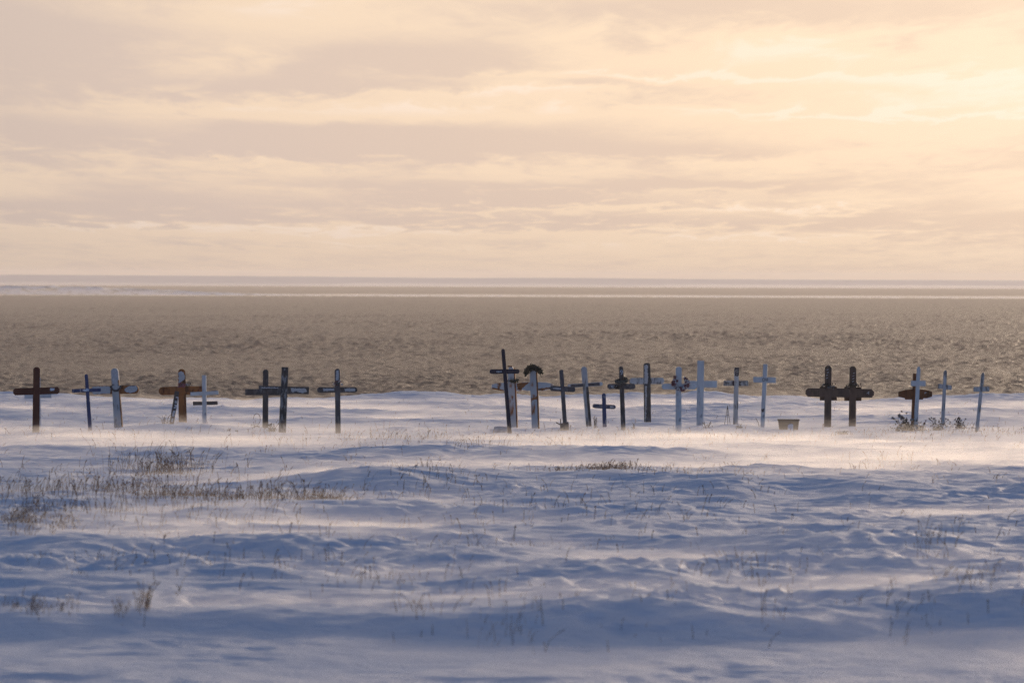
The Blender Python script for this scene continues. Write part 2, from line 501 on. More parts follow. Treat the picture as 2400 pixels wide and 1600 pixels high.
WHITE = (.82, .79, .74); GREYW = (.60, .60, .58); DARK = (.080, .074, .070); BROWN = (.055, .035, .025)
RUST = (.38, .135, .036)
m_redbrown = painted('dark_red_paint', (.115, .027, .016), (.12, .042, .026), .12)
m_blue = painted('blue_paint', (.035, .075, .19), (.30, .33, .40), .25)
m_white = painted('white_paint', WHITE, (.40, .40, .40), .12)
m_whiteworn = painted('worn_white_paint', (.66, .65, .62), (.10, .09, .08), .40)
m_whiterust = painted('white_paint_rusting', (.70, .68, .64), RUST, .30, scale=6)
m_greywhite = painted('grey_white_paint', GREYW, (.22, .22, .21), .32)
m_rust = painted('orange_brown_stain', RUST, (.16, .05, .016), .4)
m_rustdeep = painted('rusty_brown_paint', (.20, .065, .018), (.10, .035, .012), .35)
m_brown = painted('dark_brown_wood', (.17, .108, .074), (.11, .076, .056), .4)
m_brown2 = painted('chocolate_brown_wood', (.11, .058, .032), (.075, .038, .022), .4)
m_dark = painted('black_paint', DARK, (.16, .155, .15), .36, scale=14)
m_dark2 = painted('black_weathered_paint', (.070, .068, .066), (.32, .32, .31), .40, scale=16)
m_darkplain = painted('charcoal_wood', (.090, .080, .077), (.14, .125, .115), .35)
m_navy = painted('navy_paint', (.026, .026, .048), (.065, .055, .058), .25)
m_slate = painted('slate_paint', (.105, .104, .110), (.20, .195, .19), .30)
m_letterw = plain('white_lettering', (.62, .64, .66), .7, .2)
m_letterd = plain('dark_lettering', (.05, .045, .045), .8, .2)
m_snowpatch = plain('clinging_snow', (.72, .75, .80), .7, .08)
m_flakew = plain('flaked_white_paint', (.56, .55, .53), .8, .15)
m_greyboard = plain('weathered_grey_plank', (.13, .105, .09), .85, .3, 18)

# 1 dark red-brown cross, with a pale one hidden right behind it
g = Grave('grave_cross', (84, 1014), 6, 'dark red-brown wooden cross with clipped ends, nearest the left edge')
g.post((85.6, 860), 16.5, 15.5, m_redbrown, 'ch', .10)
b = g.bar((31, 918), (139, 914.3), 16.5, m_redbrown, 'ch', .06)
g.patch([(117, 909), (128, 909), (127, 913), (122, 915), (119, 917), (117, 913)], m_snowpatch, -.03, parent=b)
g = Grave('grave_cross', (89.5, 1009.5), 6, 'white cross almost hidden directly behind the dark red-brown cross')
g.post((88.5, 884), 13, 11, m_white, 'sq', .08)
g.bar((57, 929), (120, 927.5), 9.5, m_white, 'sq', .05)
# 2 blue
g = Grave('grave_cross', (211.8, 1014), 8, 'thin blue cross leaning left, beside the broad white cross with rounded ends')
g.post((201.8, 876.5), 9.5, 7.6, m_blue, 'ch', .06)
g.bar((169, 915.6), (236, 913.2), 8, m_blue, 'sq', .04)
g.patch([(193, 913), (203, 910), (208, 912), (207, 916), (201, 917), (194, 916)], m_snowpatch, -.031)
# 3 broad grey-white with rounded ends
g = Grave('grave_cross', (278, 1004), -10, 'broad weathered white cross with rounded ends and brown stain on its right arm')
g.post((268.3, 862.5), 19.5, 17, m_greywhite, 'rd', .10)
b = g.bar((213, 914.6), (326, 911.6), 19.5, m_rust, 'rd', .06)
g.patch([(216, 908), (222, 905.5), (259, 904.5), (259, 922), (220, 924), (215, 918)], m_flakew, -.031, parent=b)
g.patch([(296, 908), (304, 903.5), (320, 903.5), (324, 909), (320, 916), (309, 920), (298, 919), (292, 914)], m_flakew, -.031, parent=b)
ring = [(258, 905), (262, 913), (270, 918), (278, 917), (284, 911), (286, 903), (283, 903), (280, 909), (274, 913), (268, 912), (264, 907), (262, 903)]
g.poly(ring, m_darkplain, 'collar_rim', -.075, -.052, .003)
g.patch([(262, 905), (283, 903), (280, 910), (273, 914), (267, 911)], m_flakew, -.052, name='collar_face')
g.patch([(262.5, 868), (267, 865.5), (273, 869), (275, 880), (275, 898), (264, 900), (263, 884)], m_flakew, -.0505)
g.poly([(277.5, 890), (279, 890), (288.5, 1004), (286, 1004)], m_rust, 'stained_edge', -.054, .03, .001)
# 4 orange-brown
g = Grave('grave_cross', (428.5, 994.5), 10, 'orange-brown cross with rounded ends and pink flowers where its arms meet')
g.post((425.3, 864), 19, 16.5, m_rust, 'rd', .10)
b = g.bar((372, 916), (480.5, 913.6), 19.3, m_rust, 'rd', .07, -.03)
g.patch([(417.5, 873), (423, 870), (430, 873), (432.5, 880), (432, 888), (425, 893), (418, 898)], m_flakew, -.0505)
ORANGE = g
# 5 white with a grey plank
g = Grave('grave_cross', (479.8, 999), -14, 'slim white cross with a second lower grey plank, right of the orange-brown cross')
g.post((478.2, 879), 9.8, 9.2, m_white, 'sq', .07)
g.bar((446, 923.5), (512, 919.5), 8.5, m_white, 'sq', .045)
g.bar((450, 945.5), (508.5, 943.8), 8.8, m_greyboard, 'sq', .03, .06, name='lower_plank')
# 6, 7 dark pair
g = Grave('grave_cross', (621.7, 1005), 5, 'plain charcoal cross behind the taller speckled black cross')
g.post((622.3, 865.7), 13.2, 12.6, m_darkplain, 'ch', .09)
g.bar((575, 918.6), (668, 918.8), 14.2, m_darkplain, 'sq', .055, .03)
g = Grave('grave_cross', (661.5, 1014), 8, 'tall black cross flaked with grey, leaning right, in front of the charcoal cross')
g.post((667.6, 860), 16.5, 15.2, m_dark2, 'sq', .10)
b = g.bar((606.8, 911.6), (723.5, 914.8), 16.8, m_dark, 'sq', .06)
g.patch([(681, 909), (716, 910), (718, 917), (706, 921), (694, 916), (683, 919)], m_flakew, -.031, parent=b)
g.patch([(612, 907), (650, 907.5), (651, 909.5), (613, 909.5)], m_flakew, -.031, parent=b)
# 8 dark with wreath
g = Grave('grave_cross', (792.4, 1016), 6, 'dark grey cross with rounded ends standing alone left of the gap')
g.post((790, 863.5), 12.3, 11.6, m_slate, 'rd', .08)
b = g.bar((743, 913.3), (837, 912.9), 12.8, m_dark, 'rd', .055)
g.patch([(807, 910), (831, 909.5), (832, 916), (808, 917)], m_flakew, -.029, parent=b)
g.patch([(756, 910), (782, 910), (783, 915), (758, 916)], m_flakew, -.029, parent=b)
g.patch([(787, 868), (792, 867), (793.5, 880), (793, 893), (787, 893)], m_flakew, -.0405)
ALONE = g
# 9 tall navy
NAVY = g = Grave('grave_cross', (1194.8, 1018), 8, 'tallest cross, thin navy wood, leaning left in front of two rusting white crosses')
g.post((1178, 817.4), 9.4, 7.8, m_navy, 'rd', .06)
b = g.bar((1147.3, 870.4), (1216.7, 870.0), 10.6, m_navy, 'ch', .04)
for i, (x0, h) in enumerate(((1162.5, 2.4), (1166, 3.0), (1169, 2.6), (1172.5, 2.2))):
    g.patch([(x0, 869.4 - .1 * i), (x0 + 2.6, 869.2), (x0 + 2.7, 869.2 + h), (x0 + .4, 869.6 + h)], m_letterw, -.022, name='lettering', parent=b, jag=.5)
# 10, 11 rusting white pair with boat-shaped arms
def boat_arm(g, xl, xc, xr, yt, yb, mat, yl0=None):
    return [(xl, yt + 4.5), (xl + .35 * (xc - xl), yt + .8), (xc - 12, yt), (xc + 12, yt), (xr - .35 * (xr - xc), yt + .8), (xr, yt + 4.5),
            (xr, yb - 5.5), (xr - .45 * (xr - xc), yb - 1.5), (xc + 18, yb), (xc - 18, yb), (xl + .45 * (xc - xl), yb - 1.5), (xl, yb - 5.5)]
RUSTA = g = Grave('grave_cross', (1205, 1007), -8, 'white cross with rusty edges and greenery on its arms, behind the tall navy cross', dy=1.5)
g.post((1197, 857.4), 17.5, 16.5, m_whiterust, 'pt', .10)
b = g.poly(boat_arm(g, 1152.5, 1199, 1243, 896.5, 916, None), m_whiterust, 'crossbar', -.04, .04)
g.poly([(1206.5, 862), (1204, 862), (1207.2, 920), (1211.2, 1007), (1214.2, 1007), (1210.4, 920)], m_rust, 'rusty_edge', -.054, .02, .001)
g.poly([(1189.5, 857), (1200.7, 857), (1200.9, 859.6), (1189.3, 859.6)], m_rustdeep, 'cap', -.056, .056, .002)
g.poly([(1153.8, 908), (1168, 910.5), (1181, 914), (1181, 916.5), (1166, 914), (1153.4, 911.5)], m_rust, 'rusty_edge', -.048, .02, .001, b)
RUSTB = g = Grave('grave_cross', (1255.5, 1005), -8, 'white cross with rusty edges and a green wreath over its top')
g.post((1249.5, 857.4), 17.2, 17.6, m_whiterust, 'pt', .10)
b = g.poly(boat_arm(g, 1210, 1253, 1296, 895, 915.5, None), m_whiterust, 'crossbar', -.04, .04)
g.poly([(1243.8, 857), (1255, 857), (1255.3, 859.6), (1243.6, 859.6)], m_rustdeep, 'cap', -.056, .056, .002)
g.patch([(1212, 898), (1239, 895.8), (1236, 900), (1231, 904), (1226, 909), (1222, 913.5), (1213, 913)], m_rust, -.042, name='bare_patch', parent=b)
g.patch([(1261, 910.5), (1290, 906.5), (1295, 906), (1293, 909), (1276, 913), (1262, 914.5)], m_rust, -.042, name='bare_patch', parent=b)
g.patch([(1246.5, 933), (1254, 931), (1258.5, 926), (1261, 918), (1262.5, 935), (1248, 937)], m_rust, -.0505, name='bare_patch')
g.poly([(1256.2, 872), (1258.4, 920), (1261.6, 1005), (1264.8, 1005), (1261.8, 920), (1259.4, 872)], m_rust, 'rusty_edge', -.054, .02, .001)
# 12
g = Grave('grave_cross', (1325.2, 1008), 10, 'slate grey cross leaning left with a small cross and a box at its foot')
g.post((1314.8, 866), 9.2, 8.6, m_slate, 'ch', .07)
b = g.bar((1289, 909.3), (1347.8, 912.6), 12.2, m_slate, 'ch', .05)
g.patch([(1294.5, 907.6), (1318, 909.6), (1318.5, 913), (1309, 912.4), (1295, 910.6)], m_flakew, -.027, parent=b)
SLATE = g
# 13
g = Grave('grave_cross', (1380, 1001), 12, 'cross with white top and dark tilted arms tipped in white')
g.post((1367.7, 859), 11.6, 12.5, m_greywhite, 'ch', .08)
g.poly([(1371.8, 906), (1377.8, 906), (1386, 1001), (1379.8, 1001)], m_dark, 'dark_face', -.047, -.030, .001)
b = g.bar((1330.5, 904.6), (1411.8, 899.0), 8.8, m_white, 'ch', .05)
g.poly([(1336, 900.5), (1404.5, 895.8), (1405, 903), (1336.5, 907.8)], m_slate, 'dark_face', -.034, -.02, .001, b)
# 14 small blue
g = Grave('grave_cross', (1417.2, 1003), 6, 'small low blue-grey cross with rounded ends, shortest in the row')
g.post((1414.8, 921), 9.2, 8.8, m_blue, 'rd', .06)
b = g.bar((1388.3, 950.8), (1443, 953.6), 10, painted('blue_grey_paint', (.09, .105, .15), (.30, .32, .36), .3), 'rd', .04)
g.patch([(1429, 951.3), (1438, 951.8), (1438.5, 955.4), (1430, 955)], m_flakew, -.022, parent=b)
# 15
C15 = g = Grave('grave_cross', (1461, 1010), 8, 'dark grey cross with a pale number on top and a wreath slung over its arms')
g.post((1455, 858), 10.2, 9.4, m_dark, 'rd', .075)
b = g.bar((1423.3, 905.5), (1488.5, 905.0), 12.7, m_slate, 'ch', .05)
g.text('9', (1455.6, 873), 12, m_letterw, -.0385)
g.patch([(1430, 903), (1436, 902), (1444, 904), (1446, 908), (1440, 910), (1431, 908)], m_flakew, -.027, parent=b)
# 16
g = Grave('grave_cross', (1517.8, 996), 14, 'thick cross of flaking grey-white paint over dark wood, arms higher than its neighbours')
g.post((1515.5, 850), 15, 14.5, m_dark, 'ch', .10)
b = g.bar((1475, 892.6), (1556, 892.2), 14.8, m_whiteworn, 'ch', .06)
g.patch([(1508.8, 856), (1514, 853), (1517, 858), (1516, 870), (1518, 886), (1516, 899), (1508.8, 899)], m_flakew, -.0505)
g.patch([(1510.6, 905), (1514, 904), (1514, 940), (1512, 990), (1510.8, 990)], m_flakew, -.0505)
# 17 / 18 white
C17 = g = Grave('grave_cross', (1590, 1013), 5, 'white cross with a ring of dark red and white flowers round its centre')
g.post((1590.3, 859), 12.9, 13.3, m_white, 'ch', .08)
g.bar((1550.5, 905.6), (1631, 905.6), 13.2, m_white, 'ch', .05)
g = Grave('grave_cross', (1640, 1003), 5, 'plain white cross, the tallest of the white ones, right of the flower ring')
g.post((1641.8, 845), 15.6, 15.2, m_white, 'sq', .09)
g.bar((1604, 900.2), (1680, 900), 16, m_white, 'sq', .055)
# 19
g = Grave('grave_cross', (1723.5, 1000), 6, 'worn white cross with a dark lettered top and dark stains at its centre')
g.post((1726, 861), 10.6, 10, m_greywhite, 'sq', .075)
b = g.bar((1695.5, 898), (1753.6, 898), 12.2, m_greywhite, 'sq', .05)
g.patch([(1721.2, 861.5), (1730.8, 861.5), (1730.6, 878), (1729, 881), (1721, 881)], m_darkplain, -.0385, name='dark_patch')
g.text('G', (1726, 869.5), 7.5, m_flakew, -.049)
g.text('E', (1726, 877), 4.5, m_flakew, -.049)
g.patch([(1715.5, 893), (1721, 892.5), (1721, 904), (1715, 903.6)], painted('stain', (.05, .03, .04), (.03, .03, .03), .3), -.027, name='dark_patch', parent=b)
g.patch([(1731, 892.5), (1737, 893), (1737, 896), (1733.5, 898), (1736, 903.5), (1731, 903.6)], m_darkplain, -.027, name='dark_patch', parent=b)
g.patch([(1697, 894.5), (1702, 897), (1705, 897.5), (1710, 896), (1708, 898.5), (1703, 899.5), (1699, 897.5)], m_letterd, -.027, name='lettering', parent=b, jag=.4)
C19 = g
# 20
C20 = g = Grave('grave_cross', (1787, 1004), -6, 'white cross leaning right with dark lettering at its centre, beside the basket')
g.post((1793.4, 853), 10, 10, m_white, 'sq', .075)
g.bar((1765.2, 889.2), (1818, 890.6), 13.4, m_white, 'sq', .05, -.02)
g.text('OVI', (1793.0, 890), 8.5, m_letterd, -.046, sx=.75)
g.patch([(1785, 958), (1791, 957), (1791, 964), (1786, 966)], m_greyboard, -.0385, name='bare_patch')
# 21, 22 brown pair
for i, (bx, by, tx, ty, al, ar, ya, lab) in enumerate((
        (1939.6, 1002.5, 1941, 856.6, 1888, 1991, 919.3, 'dark brown cross with stepped centre block, left one of the matching pair'),
        (1997.5, 1001.5, 1998.6, 858, 1950, 2048, 920.8, 'dark brown cross with stepped centre block and a pale mark, right of the pair'))):
    g = Grave('grave_cross', (bx, by), -5, lab, 'matching pair of dark brown crosses', dy=.25 * i)
    g.post((tx, ty), 17, 15.6, m_brown, 'ch', .11)
    g.bar((al, ya), (ar, ya + .4), 20, m_brown, 'ch', .07)
    g.poly([(tx - 20, 906 + i), (tx + 20, 906 + i), (tx + 20, 938 + i), (tx - 20, 938 + i)], m_brown2, 'centre_block', -.022, .022)
    if i: g.text('A', (2034.5, 920.5), 7, m_letterw, -.036, rot=25)
    for k in range(4):
        x0 = tx + (-2 if i == 0 else 1) + random.uniform(-2, 2); y0 = 866 + 6.5 * k + (8 if i else 0)
        g.patch([(x0 - 2, y0), (x0 + 2.2, y0 - 1.4), (x0 + 2.6, y0 - .4), (x0 - 1, y0 + 1.4)], m_flakew, -.0555, name='lettering', jag=.5)
    if i == 0: C21 = g
    else: C22 = g
# 23 rust boat arm, 24 white in front
g = Grave('grave_cross', (2139.5, 1008), 8, 'rust-brown cross with broad boat-shaped arms, behind a slim white cross', dy=.4)
g.post((2144.5, 875), 9.2, 8.8, m_rustdeep, 'sq', .09)
g.poly([(2105.3, 918), (2122, 913), (2140, 911.8), (2160, 912), (2172, 913.4), (2184.2, 917.5), (2184.2, 929), (2172, 932.5), (2163, 932.8), (2163, 935.8),
        (2120.5, 935.8), (2120.5, 932.6), (2105.3, 929.5)], m_rustdeep, 'crossbar', -.03, .03)
g.text('P', (2168, 921), 6, m_letterw, -.031, rot=10)
C24 = g = Grave('grave_cross', (2145.4, 1013), 12, 'slim white cross with short arms and pointed top, in front of the rust-brown cross')
g.post((2152.8, 859), 8.8, 7.6, m_white, 'pt', .07)
g.bar((2134, 898.2), (2168, 898.4), 12.6, m_white, 'sq', .05, -.03)
# 25, 26
C25 = g = Grave('grave_cross', (2208.6, 1005), 10, 'thin grey-white cross with arms tilted down to the right')
g.post((2215.2, 867), 7.6, 7.3, m_greywhite, 'pt', .06)
g.bar((2197.8, 904.2), (2229.8, 908.4), 10.8, m_greywhite, 'sq', .045, -.02)
g = Grave('grave_cross', (2288.8, 1015), 10, 'thin grey-white cross leaning right, last one at the right edge')
g.post((2303.6, 873), 7.8, 6.6, m_greywhite, 'pt', .06)
g.bar((2281, 912), (2317.8, 911.4), 11, m_greywhite, 'sq', .045, -.02)

# ------------------------------------------------------------------ flowers, wreaths and grave goods
def leaf_cloud(pts, size, elong=2.2, spread=None):
    """mesh of small bent leaves at the given points"""
    co, fa = [], []
    for p in pts:
        s = size * random.uniform(.6, 1.4)
        d = Vector((random.gauss(0, 1), random.gauss(0, 1), random.gauss(0, 1))).normalized()
        n = d.orthogonal().normalized(); n.rotate(Matrix.Rotation(random.uniform(0, 6.28), 3, d))
        c = Vector(p); up = d.cross(n) * s * .25
        k = len(co)
        co += [c - d * s * .5 * elong * .5, c + n * s * .32 + up, c + d * s * .5 * elong * .5, c - n * s * .32 + up]
        fa.append((k, k + 1, k + 2, k + 3))
    return mesh_np('leaves', np.array([tuple(v) for v in co]), np.array(fa), False)
def bloom_cloud(pts, size):
    """mesh of small five-petalled blooms"""
    bm = bmesh.new()
    for p in pts:
        s = size * random.uniform(.75, 1.25)
        ax = Vector((random.gauss(0, .5), -1, random.gauss(0, .5))).normalized()
        u = ax.orthogonal().normalized(); v = ax.cross(u)
        c = bm.verts.new(Vector(p) + ax * s * .25)
        ring_ = []
        for i in range(10):
            a = math.pi * 2 * i / 10
            r = s * (.55 if i % 2 == 0 else .28)
            ring_.append(bm.verts.new(Vector(p) + (u * math.cos(a) + v * math.sin(a)) * r - ax * s * (.05 if i % 2 == 0 else -.12)))
        for i in range(10):
            bm.faces.new((c, ring_[i], ring_[(i + 1) % 10]))
        b2 = bm.verts.new(Vector(p) - ax * s * .4)
        for i in range(10):
            bm.faces.new((b2, ring_[(i + 1) % 10], ring_[i]))
    me = bpy.data.meshes.new('blooms'); bm.to_mesh(me); bm.free()
    return me
def stem_mesh(segs, r):
    """square-section twigs along polylines"""
    co, fa = [], []
    for pl in segs:
        for a, b in zip(pl[:-1], pl[1:]):
            a, b = Vector(a), Vector(b); d = (b - a).normalized(); u = d.orthogonal().normalized() * r; v = d.cross(u)
            k = len(co)
            for c in (a, b): co += [c + u, c + v, c - u, c - v]
            for i in range(4):
                j = (i + 1) % 4; fa.append((k + i, k + j, k + 4 + j, k + 4 + i))
    return mesh_np('stems', np.array([tuple(v) for v in co]), np.array(fa), False)
m_leaf = plain('dark_evergreen', (.020, .035, .018), .6, .4)
m_leafdry = plain('dead_leaves', (.055, .045, .030), .8, .4)
m_leafgrey = plain('frosted_leaves', (.17, .165, .16), .8, .4)
m_pink = plain('pink_petals', (.34, .11, .14), .7, .3)
m_red = plain('dark_red_petals', (.20, .045, .050), .7, .3)
m_whitep = plain('white_petals', (.66, .62, .58), .7, .2)
m_twig = plain('twig', (.07, .05, .035), .9, .3)
m_ribbon = plain('red_ribbon', (.13, .02, .02), .5, .2)
m_stone = plain('pale_stone', (.42, .43, .45), .9, .2, 12)
def gauss_pts(n, rx, ry, rz, c=(0, 0, 0)):
    return [(c[0] + random.gauss(0, rx * .5), c[1] + random.gauss(0, ry * .5), c[2] + random.gauss(0, rz * .5)) for _ in range(n)]
def ring_pts(n, rx, rz, a0, a1, fat, tilt=0.0, dy=0.0):
    r = []
    for _ in range(n):
        a = R(random.uniform(a0, a1))
        x, z = rx * math.cos(a), rz * math.sin(a)
        r.append((x * math.cos(tilt) - z * math.sin(tilt) + random.gauss(0, fat), dy + random.gauss(0, fat), x * math.sin(tilt) + z * math.cos(tilt) + random.gauss(0, fat)))
    return r

_link = link
def link(name, me, mat=None, parent=None):
    o = _link(name, me, mat, parent)
    if parent and name in ('blooms', 'red_blooms', 'white_blooms', 'leaves', 'foliage', 'tail', 'stems', 'twigs', 'frame', 'ribbon'):
        o['kind'] = 'stuff'
    return o
# green wreath over the top of the rusting white cross
o = empty('wreath', RUSTB.world(1250, 872, -.08)); tag(o, 'bushy dark green wreath hung over the top of a rusting white cross', 'wreath')
link('foliage', leaf_cloud(ring_pts(520, .135, .115, 5, 175, .026) + ring_pts(90, .18, .13, -10, 30, .03) + ring_pts(130, .175, .12, 155, 205, .022), .042, 3.4), m_leaf, o)
_sp = ring_pts(90, .16, .14, -10, 195, .022)
link('sprigs', leaf_cloud(_sp, .05, 5.0), m_leaf, o)['kind'] = 'stuff'
link('frame', stem_mesh([[(.13 * math.cos(R(a)), 0, .11 * math.sin(R(a))) for a in range(0, 181, 15)]], .01), m_twig, o)
# greenery on the arm of the other
o = empty('wreath', RUSTA.world(1203, 893, -.10)); tag(o, 'small dark green spray lying where the arms of a rusting white cross meet', 'greenery')
link('foliage', leaf_cloud(gauss_pts(130, .13, .05, .045) + gauss_pts(45, .05, .04, .04, (.09, 0, .03)), .035, 2.2), m_leaf, o)
link('blooms', bloom_cloud([(.09, -.02, .05), (.05, -.04, .02), (-.06, -.04, .03)], .03), m_leafgrey, o)
# pink flowers + white flower on the orange-brown cross
o = empty('flower_bunch', ORANGE.world(425, 903, -.09)); tag(o, 'bunch of pink flowers tied at the centre of the orange-brown cross', 'flowers')
link('blooms', bloom_cloud(gauss_pts(34, .075, .04, .055), .045), m_pink, o)
link('leaves', leaf_cloud(gauss_pts(30, .08, .03, .05), .03), m_leaf, o)
o = empty('flower_bunch', ORANGE.world(439, 902, -.06)); tag(o, 'white flower with dark green leaves on the right arm of the orange-brown cross', 'flowers')
link('blooms', bloom_cloud([(0, -.03, 0), (.03, -.03, .01), (-.02, -.03, .02)], .045), m_whitep, o)
link('leaves', leaf_cloud(gauss_pts(34, .05, .03, .07), .035), m_leaf, o)
# ribbon and flowers on the lone dark cross
o = empty('wreath', ALONE.world(792, 899, -.05)); tag(o, 'faded wreath of white flowers with red ribbon on the lone dark grey cross', 'wreath')
link('blooms', bloom_cloud(ring_pts(18, .085, .06, -20, 200, .012), .035), m_whitep, o)
link('ribbon', stem_mesh([[(.085 * math.cos(R(a)), -.01, .07 * math.sin(R(a))) for a in range(10, 171, 20)], [(-.08, -.01, .02), (-.05, -.02, -.02), (0, -.03, -.035)]], .012), m_ribbon, o)
link('leaves', leaf_cloud(gauss_pts(40, .10, .03, .04, (-.04, 0, -.01)), .03), m_leafgrey, o)
# slung wreath on cross 15
o = empty('wreath', C15.world(1456, 892, -.05)); tag(o, 'thick grey-green faded wreath slung over the dark numbered cross', 'wreath')
bmw = bmesh.new()
def torus_into(bm, rx, rz, r, tilt, n=28, k=8, cy=0.06, drop=0.0):
    rings = []
    for i in range(n):
        a = 2 * math.pi * i / n
        c = Vector((rx * math.cos(a), cy * math.sin(a), rz * math.sin(a) + drop * math.cos(a)))
        t = Vector((-rx * math.sin(a), cy * math.cos(a), rz * math.cos(a) - drop * math.sin(a))).normalized()
        u = t.orthogonal().normalized(); u = (Vector((0, 0, 1)) - t * t.z).normalized(); v = t.cross(u)
        rings.append([bm.verts.new(c + (u * math.cos(2 * math.pi * j / k) + v * math.sin(2 * math.pi * j / k)) * r * random.uniform(.8, 1.2)) for j in range(k)])
    for i in range(n):
        for j in range(k):
            bm.faces.new((rings[i][j], rings[(i + 1) % n][j], rings[(i + 1) % n][(j + 1) % k], rings[i][(j + 1) % k]))
torus_into(bmw, .125, .035, .038, 0, cy=.12, drop=.02)
mew = bpy.data.meshes.new('wreath_ring'); bmesh.ops.recalc_face_normals(bmw, faces=bmw.faces); bmw.to_mesh(mew); bmw.free()
link('ring', mew, plain('faded_green_wreath', (.085, .085, .065), .8, .5, 40), o)
link('foliage', leaf_cloud(ring_pts(120, .125, .045, 0, 360, .03), .03, 2.0), m_leafdry, o)
link('tail', leaf_cloud(gauss_pts(60, .09, .03, .035, (-.12, -.03, -.15)), .035, 2.4), m_leafdry, o)
# flower ring on cross 17
o = empty('wreath', C17.world(1594.5, 898, -.06)); tag(o, 'ring of dark red and white flowers hung round the centre of a white cross', 'wreath')
pr = ring_pts(280, .155, .135, 110, 410, .022, 0, 0)
pr = [p for p in pr if not (abs(p[0] + .03) < .055 and p[2] > -.03)]
link('red_blooms', bloom_cloud(pr[: len(pr) * 2 // 3], .062), m_red, o)
link('white_blooms', bloom_cloud([(a, b_ - .02, c) for a, b_, c in pr[len(pr) * 2 // 3:]], .055), m_whitep, o)
link('leaves', leaf_cloud([p for p in ring_pts(60, .145, .125, 110, 410, .02) if abs(p[0] + .03) > .055 or p[2] < -.03], .03), m_leafdry, o)
# flowers on the brown pair
for gq, cx, lab in ((C21, 1941, 'bunch of faded grey flowers on the left of two matching brown crosses'), (C22, 1999, 'tangle of dark faded leaves on the right of two matching brown crosses')):
    o = empty('flower_bunch', gq.world(cx, 903, -.09)); tag(o, lab, 'flowers')
    link('leaves', leaf_cloud(gauss_pts(90, .15, .05, .045), .045, 2.6), m_leafdry, o)
    if gq is C21:
        link('blooms', bloom_cloud(gauss_pts(16, .10, .02, .045, (.05, -.03, -.03)) + [(-.13, -.03, 0), (-.12, -.04, .03)], .055), m_leafgrey, o)
    else:
        link('blooms', bloom_cloud([(.08, -.03, .05), (-.13, -.03, -.04), (.03, -.04, .03)], .045), m_leafgrey, o)

# things on the ground: placed on the snow
def on_ground(px, py):
    x, y = ground_at(px, py)
    return Vector((x, y, max(float(terrain(x, y)), -.03)))
def bouquet(px, py, wpx, hpx, lab, mats, n=90, stems=8, cat='flowers', name='dead_bouquet'):
    p = on_ground(px, py); s = p.y / FPX
    o = empty(name, p); tag(o, lab, cat)
    W, H = wpx * s, hpx * s
    link('leaves', leaf_cloud([(random.gauss(0, W * .28), random.gauss(0, W * .15), abs(random.gauss(0, H * .45)) * (1 - .3 * random.random())) for _ in range(n)], max(.03, W * .12), 2.0), mats[0], o)
    sg = []
    for _ in range(stems):
        a = random.uniform(-1, 1)
        sg.append([(a * W * .2, 0, 0), (a * W * .4, random.uniform(-.03, .03), H * random.uniform(.5, .9)), (a * W * .6 + random.uniform(-.03, .03), random.uniform(-.05, .05), H * random.uniform(.8, 1.15))])
    st = link('stems', stem_mesh(sg, .006), m_twig, o)
    if len(mats) > 1:
        link('blooms', bloom_cloud([q[-1] for q in sg] + [(random.gauss(0, W * .25), -W * .12, abs(random.gauss(0, H * .4))) for _ in range(max(3, n // 12))], max(.045, W * .14)), mats[1], o)
    return o
bouquet(637.5, 1010, 26, 16, 'heap of dead flowers at the foot of the two dark crosses', (m_leafdry, m_leafgrey), 110)
bouquet(386, 998, 26, 20, 'frosted plant leaves sticking up beside the leaning lettered board', (m_leafgrey,), 70, 6, 'plant', 'frosted_plant')
bouquet(2127, 1013, 56, 34, 'large heap of dead flowers at the foot of the slim white cross', (m_leafdry, m_leafgrey), 210, 10)
bouquet(2157, 1013, 22, 22, 'small dead flower clump just right of the slim white cross', (m_leafdry, m_red), 60, 4)
bouquet(2199, 1012, 38, 26, 'green-brown dead flowers at the foot of the tilted-arm cross', (m_leafdry, m_leafgrey), 120, 8)
bouquet(2250, 1011, 32, 23, 'dark flower clump with an upright spike between the two rightmost crosses', (m_leafdry, m_leafgrey), 130, 3)
p = on_ground(2246, 1009)
o = empty('dead_plant', p); tag(o, 'upright dark spike of dead leaves left of the rightmost cross', 'plant')
link('leaves', leaf_cloud([(random.gauss(0, .03), random.gauss(0, .02), random.uniform(0, .27)) for _ in range(70)], .05), m_leafdry, o)
link('stems', stem_mesh([[(0, 0, -.05), (.01, 0, .15), (.02, 0, .29)]], .008), m_twig, o)
bouquet(537, 1012, 8, 7, 'tiny dark dead flower poking from the snow left of the dark pair', (m_leafdry,), 22, 2)
bouquet(556, 1014, 9, 4, 'flat scrap of dead leaves in the snow left of the wire loop', (m_leafdry,), 14, 1)
bouquet(1657, 1008, 18, 14, 'reddish dead plant at the foot of the tallest white cross', (m_leafdry,), 34, 6, 'plant', 'dead_plant')
bouquet(1734, 1006, 18, 10, 'brown dead leaves right of the dark-topped white cross', (m_leafdry,), 60, 3, 'plant', 'dead_plant')
bouquet(1486, 1008, 10, 14, 'dried dock plant beside the numbered dark cross', (m_leafdry,), 26, 3, 'plant', 'dead_plant')
bouquet(1395, 1004, 16, 26, 'tall dry weeds left of the small blue-grey cross', (m_leafdry,), 22, 7, 'plant', 'dead_plant')
bouquet(1975, 1018, 30, 9, 'low brown weeds in front of the brown pair', (m_leafdry,), 60, 8, 'plant', 'dead_plant')

